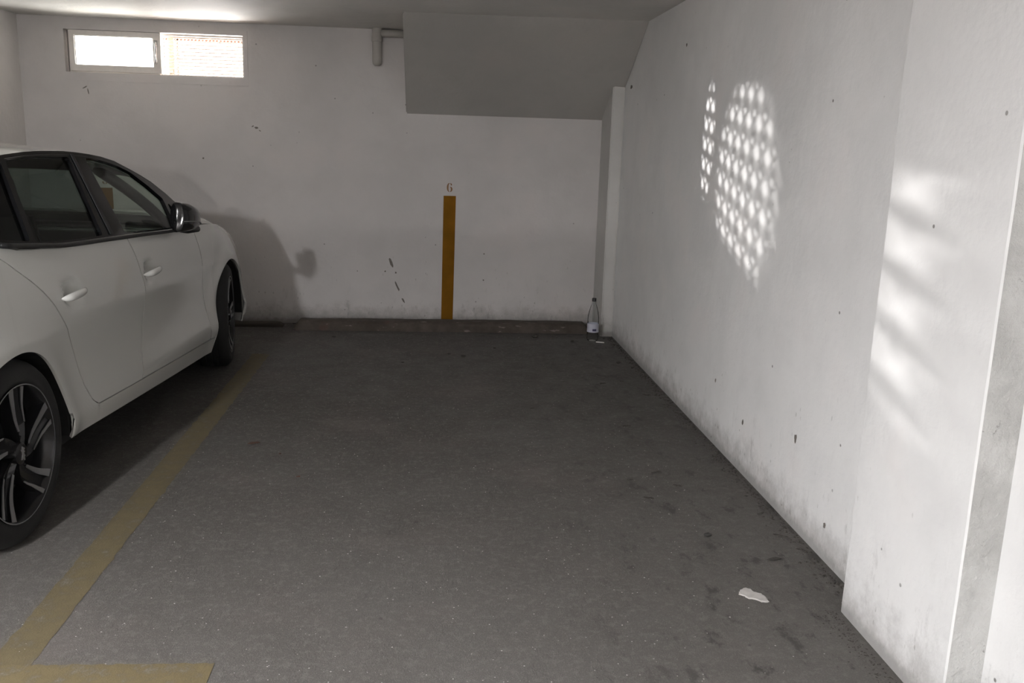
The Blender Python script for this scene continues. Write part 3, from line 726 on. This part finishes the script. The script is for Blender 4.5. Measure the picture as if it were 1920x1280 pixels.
bm = bmesh.new(); box(bm, (-.72, 1.58, .55), (.72, 1.92, .87)); bmesh.ops.bevel(bm, geom=bm.edges[:], offset=.05, segments=3, affect='EDGES'); mk('dashboard', bm, M['dash'], car, smooth=True)
bm = bmesh.new(); tube(bm, [(-.37+.17*cos(2*pi*k/24), 1.44+.05*sin(2*pi*k/24), .86+.16*sin(2*pi*k/24)) for k in range(25)], .014, 8, False); tube(bm, [(-.37, 1.46, .84), (-.37, 1.62, .78)], .035, 8); tube(bm, [(-.52, 1.44, .85), (-.22, 1.44, .85)], .016, 6); mk('steering_wheel', bm, M['dash'], car, smooth=True)
# folded wing mirrors
for s in (1, -1):
    bm = bmesh.new(); secs = [(1.44, .975, .012, .062, -.045), (1.447, .972, .036, .070, -.048), (1.475, .970, .041, .070, -.055), (1.55, .965, .045, .066, -.062), (1.63, .955, .043, .058, -.060), (1.70, .942, .036, .045, -.050), (1.735, .935, .027, .034, -.040), (1.752, .932, .010, .014, -.03)]
    rows = []
    for (l, zc, ro, rz, oc) in secs:
        rows.append([bm.verts.new(P(l+.02*sin(2*pi*k/20)*.4, oc+.0-ro*cos(2*pi*k/20)*(1 if cos(2*pi*k/20) > 0 else .75), zc+rz*math.copysign(abs(sin(2*pi*k/20))**.8, sin(2*pi*k/20)), s)) for k in range(20)])
    for i in range(len(rows)-1):
        for k in range(20): bm.faces.new((rows[i][k], rows[i][(k+1) % 20], rows[i+1][(k+1) % 20], rows[i+1][k]))
    bm.faces.new(rows[0]); bm.faces.new(rows[-1][::-1]); bmesh.ops.recalc_face_normals(bm, faces=bm.faces[:])
    mo = mk('wing_mirror', bm, M['gloss_black'], car, auto=50)
    bm = bmesh.new(); tube(bm, [P(l, o_, z, s) for l, o_, z in ((1.60, .02, .905), (1.66, -.03, .895), (1.74, -.055, .892), (1.765, -.05, .895))], [.014, .02, .016, .008], 10); mk('mirror_foot', bm, M['black'], mo, smooth=True)
    bm = bmesh.new(); tube(bm, [P(l, oc-ro-.001, zc-.018, s) for (l, zc, ro, rz, oc) in secs[1:7]], .0025, 6); mk('cap_seam', bm, M['trim_grey'], mo)
    bm = bmesh.new(); prism(bm, [P(l, -.010-.01*(1.6-l), z, s) for l, z in ((1.50, .925), (1.66, .915), (1.68, .96), (1.60, 1.000), (1.51, 1.010))], (-s, 0, 0), .003); mk('mirror_glass', bm, M['mirror'], mo)
# wheels
def wheel(l, s):
    R0 = .310; W = .20; xo = s*(HW-.012)
    root = bmesh.new()
    prof = [(.222, -.012), (.232, -.003), (.250, .004), (.275, .004), (.292, -.006), (.302, -.018), (.3065, -.026)]
    tr = []; x = -.026
    for g in (-.055, -.09, -.125, -.16):
        tr += [(R0, g+.012), (R0, g+.005), (R0-.009, g+.004), (R0-.009, g-.004), (R0, g-.005)]
    prof += [(R0-.0005, -.036)]+tr+[(R0-.002, -.18), (.300, -.19), (.27, -.205), (.225, -.195)]
    lathe(root, [(r, s*h) for r, h in prof], 72, 'X')
    ty = mk('tyre', root, M['tyre'], car, auto=35); ty.location = (xo, l, R0-.002); ty.rotation_euler = (0, 0, radians(11) if l > 1 else 0)
    bm = bmesh.new(); lathe(bm, [(r, s*h) for r, h in ((.225, -.012), (.228, -.006), (.2305, -.003), (.2305, .001), (.226, .002), (.222, -.003), (.215, -.02), (.205, -.05), (.205, -.17), (.22, -.19))], 72, 'X')
    rim = mk('rim', bm, M['rim_black'], ty, auto=40)
    bm = bmesh.new(); lathe(bm, [(r, s*h) for r, h in ((.2265, .0026), (.2285, .0032), (.2305, .0026))], 72, 'X'); mk('rim_lip', bm, M['alloy'], rim, smooth=True)
    bm = bmesh.new(); lathe(bm, [(0, s*-.06), (.145, s*-.06), (.145, s*-.075), (.0, s*-.075)], 40, 'X'); mk('brake_disc', bm, M['shell'], rim)
    def pt(r, ad, h): a = radians(ad); return Vector((s*h, -s*r*cos(a)*-1 if False else r*cos(a), r*sin(a)))
    base = [88, 20, -46, -120, 167] if l < 1 else [70, -2, -74, -146, 142]
    # spokes: dark body with swept machined edges
    for b in base:
        bm = bmesh.new(); A = []; B = []
        K = 10
        for i in range(K+1):
            t = i/K; r = lerp(.035, .222, t); hh = lerp(-.006, -.004, t)-.010*sin(pi*t)
            aA = b+interp([(0, -22), (.25, -8), (.46, 3), (.75, 9), (1, 13)], r/.222); aB = b+interp([(0, -75), (.25, -50), (.46, -35), (.67, -20), (.85, -14), (1, -11)], r/.222)
            A.append((r, aA, hh)); B.append((r, aB, hh))
        top = [[bm.verts.new(pt(r, lerp(a1, a2, k/3), h+(-.012 if k in (1, 2) else 0))) for k in range(4)] for (r, a1, h), (_, a2, _) in zip(A, B)]
        botm = [[bm.verts.new(pt(r, lerp(a1, a2, k), h-.045)) for k in (0, 1)] for (r, a1, h), (_, a2, _) in zip(A, B)]
        for i in range(K):
            for k in range(3): bm.faces.new((top[i][k], top[i][k+1], top[i+1][k+1], top[i+1][k]))
            bm.faces.new((top[i][0], top[i+1][0], botm[i+1][0], botm[i][0])); bm.faces.new((top[i][3], top[i+1][3], botm[i+1][1], botm[i][1])); bm.faces.new((botm[i][0], botm[i][1], botm[i+1][1], botm[i+1][0]))
        bmesh.ops.recalc_face_normals(bm, faces=bm.faces[:]); mk('spoke', bm, M['rim_black'], rim)
        for tab, lo, hi, wf in ((A, 2, K, lambda t: lerp(.010, .027, t)), (B, 4, K, lambda t: lerp(.006, .017, t))):
            bm = bmesh.new(); e0 = []; e1 = []
            for i in range(lo, hi+1):
                r, a, h = tab[i]; wd = math.degrees(wf((i-lo)/(hi-lo))/max(r, .05)); sg = -1 if tab is A else 1
                e0.append(pt(r, a, h+.0025)); e1.append(pt(r, a+sg*wd, h+.0025))
            vv = [bm.verts.new(p) for p in e0]; ww = [bm.verts.new(p) for p in e1]
            for i in range(len(vv)-1): bm.faces.new((vv[i], ww[i], ww[i+1], vv[i+1]))
            bmesh.ops.recalc_face_normals(bm, faces=bm.faces[:]); o = mk('spoke_edge', bm, M['alloy'], rim); solid(o, .003, 1)
    bm = bmesh.new(); lathe(bm, [(0, s*.002), (.030, s*.002), (.036, s*-.002), (.040, s*-.02), (.045, s*-.05)], 32, 'X'); mk('hub_cap', bm, M['rim_black'], rim, auto=40)
    # rampant animal emblem on the cap
    em = [(-.2, 1.0), (.15, .85), (.05, .6), (.45, .75), (.7, .55), (.35, .4), (.65, .15), (.3, .1), (.45, -.25), (.75, -.35), (.4, -.5), (.55, -.95), (.2, -.9), (.05, -.45), (-.3, -.75), (-.7, -.7), (-.45, -.4), (-.3, -.1), (-.4, .3), (-.7, .55), (-.35, .65)]
    bm = bmesh.new(); prism(bm, [Vector((s*.003, x*.018, z*.026)) for x, z in em], (s, 0, 0), .002); mk('hub_emblem', bm, M['alloy'], rim)
    for k in range(5):
        a = radians(base[0]+36+72*k); bm = bmesh.new(); lathe(bm, [(0, s*-.018), (.008, s*-.018), (.008, s*-.03)], 8, 'X'); 
        for v in bm.verts: v.co += Vector((0, .055*cos(a), .055*sin(a)))
        mk('wheel_bolt', bm, M['rim_black'], rim)
for l in (0., 2.53):
    for s in (1, -1): wheel(l, s)

# ------------------------------------------------------------------ small things on the floor
bt = empty('plastic_bottle', (1.165, 6.275, 0)); tag(bt, 'clear plastic bottle with black cap standing beside the end of the wheel stop', 'bottle')
pr = [(0, .004), (.030, .0), (.038, .006), (.041, .02), (.041, .055), (.0395, .060), (.041, .065), (.041, .13), (.0395, .135), (.041, .14), (.040, .17), (.034, .21), (.024, .245), (.0145, .272), (.0135, .285), (.0135, .292)]
bm = bmesh.new(); lathe(bm, pr, 32); mk('bottle_body', bm, M['pet'], bt, smooth=True)
bm = bmesh.new(); lathe(bm, [(.0, .310), (.014, .310), (.0155, .307), (.0155, .287), (.0145, .286)], 20); mk('cap', bm, M['black'], bt, auto=40)
bm = bmesh.new(); lathe(bm, [(.0418, .066), (.0418, .128)], 32); lb = mk('bottle_label', bm, M['label'], bt, smooth=True)
bm = bmesh.new(); grid(bm, lambda u, v: (.0424*sin(lerp(-.25, .45, u)), -.0424*cos(lerp(-.25, .45, u)), lerp(.076, .092, v)), 6, 2); mk('label_print', bm, M['labelink'], lb)
bm = bmesh.new(); tube(bm, [(1.18, 6.205, .005), (1.235, 6.185, .005)], .0045, 8); tag(mk('cigarette_butt', bm, M['paper']), 'white cigarette butt on the floor in front of the bottle', 'cigarette butt')
bm = bmesh.new()
pts = [(-.048, .004), (-.030, .026), (-.008, .038), (.010, .030), (.016, .012), (.040, .002), (.052, -.020), (.044, -.040), (.018, -.038), (.0, -.024), (-.022, -.020), (-.030, -.008)]
vs_ = []
for i in range(48):
    f = i/48*12; a, b = pts[int(f) % 12], pts[(int(f)+1) % 12]; t = f-int(f); r = 1+random.uniform(-.06, .06)
    vs_.append((1.006+lerp(a[0], b[0], t)*r*.85, 2.502+lerp(a[1], b[1], t)*r*1.25))
v0 = [bm.verts.new((x, y, .0005)) for x, y in vs_]; v1 = [bm.verts.new((1.006+(x-1.006)*.9, 2.502+(y-2.502)*.9, .004)) for x, y in vs_]
for i in range(48): bm.faces.new((v0[i], v0[(i+1) % 48], v1[(i+1) % 48], v1[i]))
bm.faces.new(v1); tag(mk('plaster_splash', bm, M['plaster']), 'pale dried plaster splash on the floor near the pilaster', 'splash')
def leaf(x, y, r, rot, label, mat='leaf', grp=None, z=.003, nm='dead_leaf', cat='leaf'):
    bm = bmesh.new(); n = 14; ring_ = []
    c = bm.verts.new((0, 0, .006))
    for k in range(n):
        a = 2*pi*k/n; rr = r*(.75+.3*sin(a*2+x)+random.uniform(-.15, .15)); ring_.append(bm.verts.new((rr*cos(a), .5*rr*sin(a), .002+.004*random.random())))
    for k in range(n): bm.faces.new((c, ring_[k], ring_[(k+1) % n]))
    o = mk(nm, bm, M[mat], loc=(x, y, z)); solid(o, .0012, 1); o.rotation_euler = (0, 0, rot); tag(o, label, cat, grp); return o
def fl(px, py):   # floor point seen at a pixel of the photograph
    d = fw+r2*((px-960)/F_PX)-u2*((py-640)/F_PX); t = CAMH/-d.z; return d.x*t, d.y*t
x, y = fl(475, 833); leaf(x, y, .035, .1, 'reddish brown dead leaf beside the yellow line, largest of the leaves')
x, y = fl(560, 896); leaf(x, y, .014, .4, 'small reddish leaf scrap in the near middle of the bay')
x, y = fl(525, 853); leaf(x, y, .010, .9, 'tiny leaf scrap right of the largest leaf')
def pebble(px, py, r, label, flat=.55, mat='stone', nm='pebble', grp=None):
    x, y = fl(px, py); bm = bmesh.new(); bmesh.ops.create_icosphere(bm, subdivisions=2, radius=r)
    for v in bm.verts:
        k = 1+.35*noise.noise(v.co*(1.3/r)+Vector((px, py, 0))); v.co = Vector((v.co.x*k*1.15, v.co.y*k*.85, v.co.z*k*flat))
    mn = min(v.co.z for v in bm.verts); o = mk(nm, bm, M[mat], smooth=True, loc=(x, y, -mn-.0008)); tag(o, label, 'pebble' if mat != 'dirt' else 'clod', grp); return o
pebble(1327, 1004, .012, 'dark round pebble between the plaster splash and the right wall', .45)
pebble(1003, 633, .020, 'dark clod lying just in front of the wheel stop', .6, 'dirt', 'dirt_clod')
pebble(626, 632, .014, 'small dark clod near the left end of the wheel stop', .4, 'dirt', 'dirt_clod')
ORD = ['first', 'second', 'third', 'fourth', 'fifth', 'sixth', 'seventh', 'eighth', 'ninth', 'tenth', 'eleventh', 'twelfth']
for i, (px, py) in enumerate(sorted([(842, 664), (868, 668), (927, 653), (1073, 640), (755, 680), (1160, 681), (1186, 690)])):
    pebble(px, py, .009+.003*(i % 3), 'tiny dark crumb before the wheel stop, %s of seven from the left' % ORD[i], .4, 'dirt', 'dirt_crumb', 'crumbs in front of the wheel stop')
for i, (px, py) in enumerate(sorted([(998, 767), (1130, 720), (1212, 742), (1175, 800), (1230, 887), (1270, 912), (1215, 935), (1180, 900), (1425, 965), (1460, 1005), (1450, 1050), (1165, 716)], key=lambda p: p[1])):
    x, y = fl(px, py); leaf(x, y, .014+.006*(i % 3), random.uniform(-.5, .5), 'thin dark dirt flake near the right wall, %s of twelve from the back wall' % ORD[i], 'dirt', 'dirt flakes by the right wall', .0005, 'dirt_flake', 'dirt')
# loose grit swept up against the wall feet (nobody could count it)
bm = bmesh.new(); rnd = random.Random(5)
def crumb(bm, x, y, r):
    vs = [bm.verts.new((x+r*cos(a)*rnd.uniform(.6, 1.2), y+r*sin(a)*rnd.uniform(.6, 1.2), 0.0003)) for a in (0, 1.6, 3.1, 4.7)]; t = bm.verts.new((x, y, r*rnd.uniform(.4, .8)))
    for i in range(4): bm.faces.new((vs[i], vs[(i+1) % 4], t))
for i in range(1700):
    y = rnd.uniform(2.42, 6.38); crumb(bm, XR-min(.2, abs(rnd.gauss(0, .03)))-.010, y, .0015+.0075*rnd.random()**2.5)
for i in range(700):
    y = rnd.uniform(1.2, 2.40); crumb(bm, 1.235-min(.17, abs(rnd.gauss(0, .03)))-.009, y, rnd.uniform(.001, .004))
o = mk('wall_foot_dirt', bm, M['dirt']); tag(o, 'dark crumbs of dirt gathered along the foot of the right wall', 'dirt', kind='stuff'); bm = bmesh.new()
for i in range(900): crumb(bm, rnd.uniform(-1.03, 1.24), YB-abs(rnd.gauss(0, .02))-.009, rnd.uniform(.0015, .006))
o = mk('wall_foot_dirt', bm, M['dirt']); tag(o, 'dark crumbs of dirt behind the wheel stop along the back wall', 'dirt', kind='stuff')
bm = bmesh.new()
for i in range(1500):
    x = rnd.uniform(-1.15, 1.04); y = 1.6+4.8*rnd.random()**1.6; crumb(bm, x, y, rnd.uniform(.0012, .0032))
o = mk('floor_grit', bm, M['grit']); tag(o, 'pale grit scattered thinly over the concrete floor', 'grit', kind='stuff')

# ceiling lamp fixture that holds the tube light (outside the frame, above the aisle)
lf = empty('ceiling_lamp', (-1.76, -.55, HC)); tag(lf, 'slim ceiling lamp above the rear of the parked car', 'lamp')
bm = bmesh.new(); box(bm, (-.07, -.32, -.05), (.07, .32, 0)); bmesh.ops.bevel(bm, geom=bm.edges[:], offset=.008, segments=2, affect='EDGES'); mk('housing', bm, M['alu'], lf, auto=40)
bm = bmesh.new(); tube(bm, [(0, -.26, -.056), (0, .26, -.056)], .008, 12); mk('tube_lamp', bm, M['tube'], lf, smooth=True)
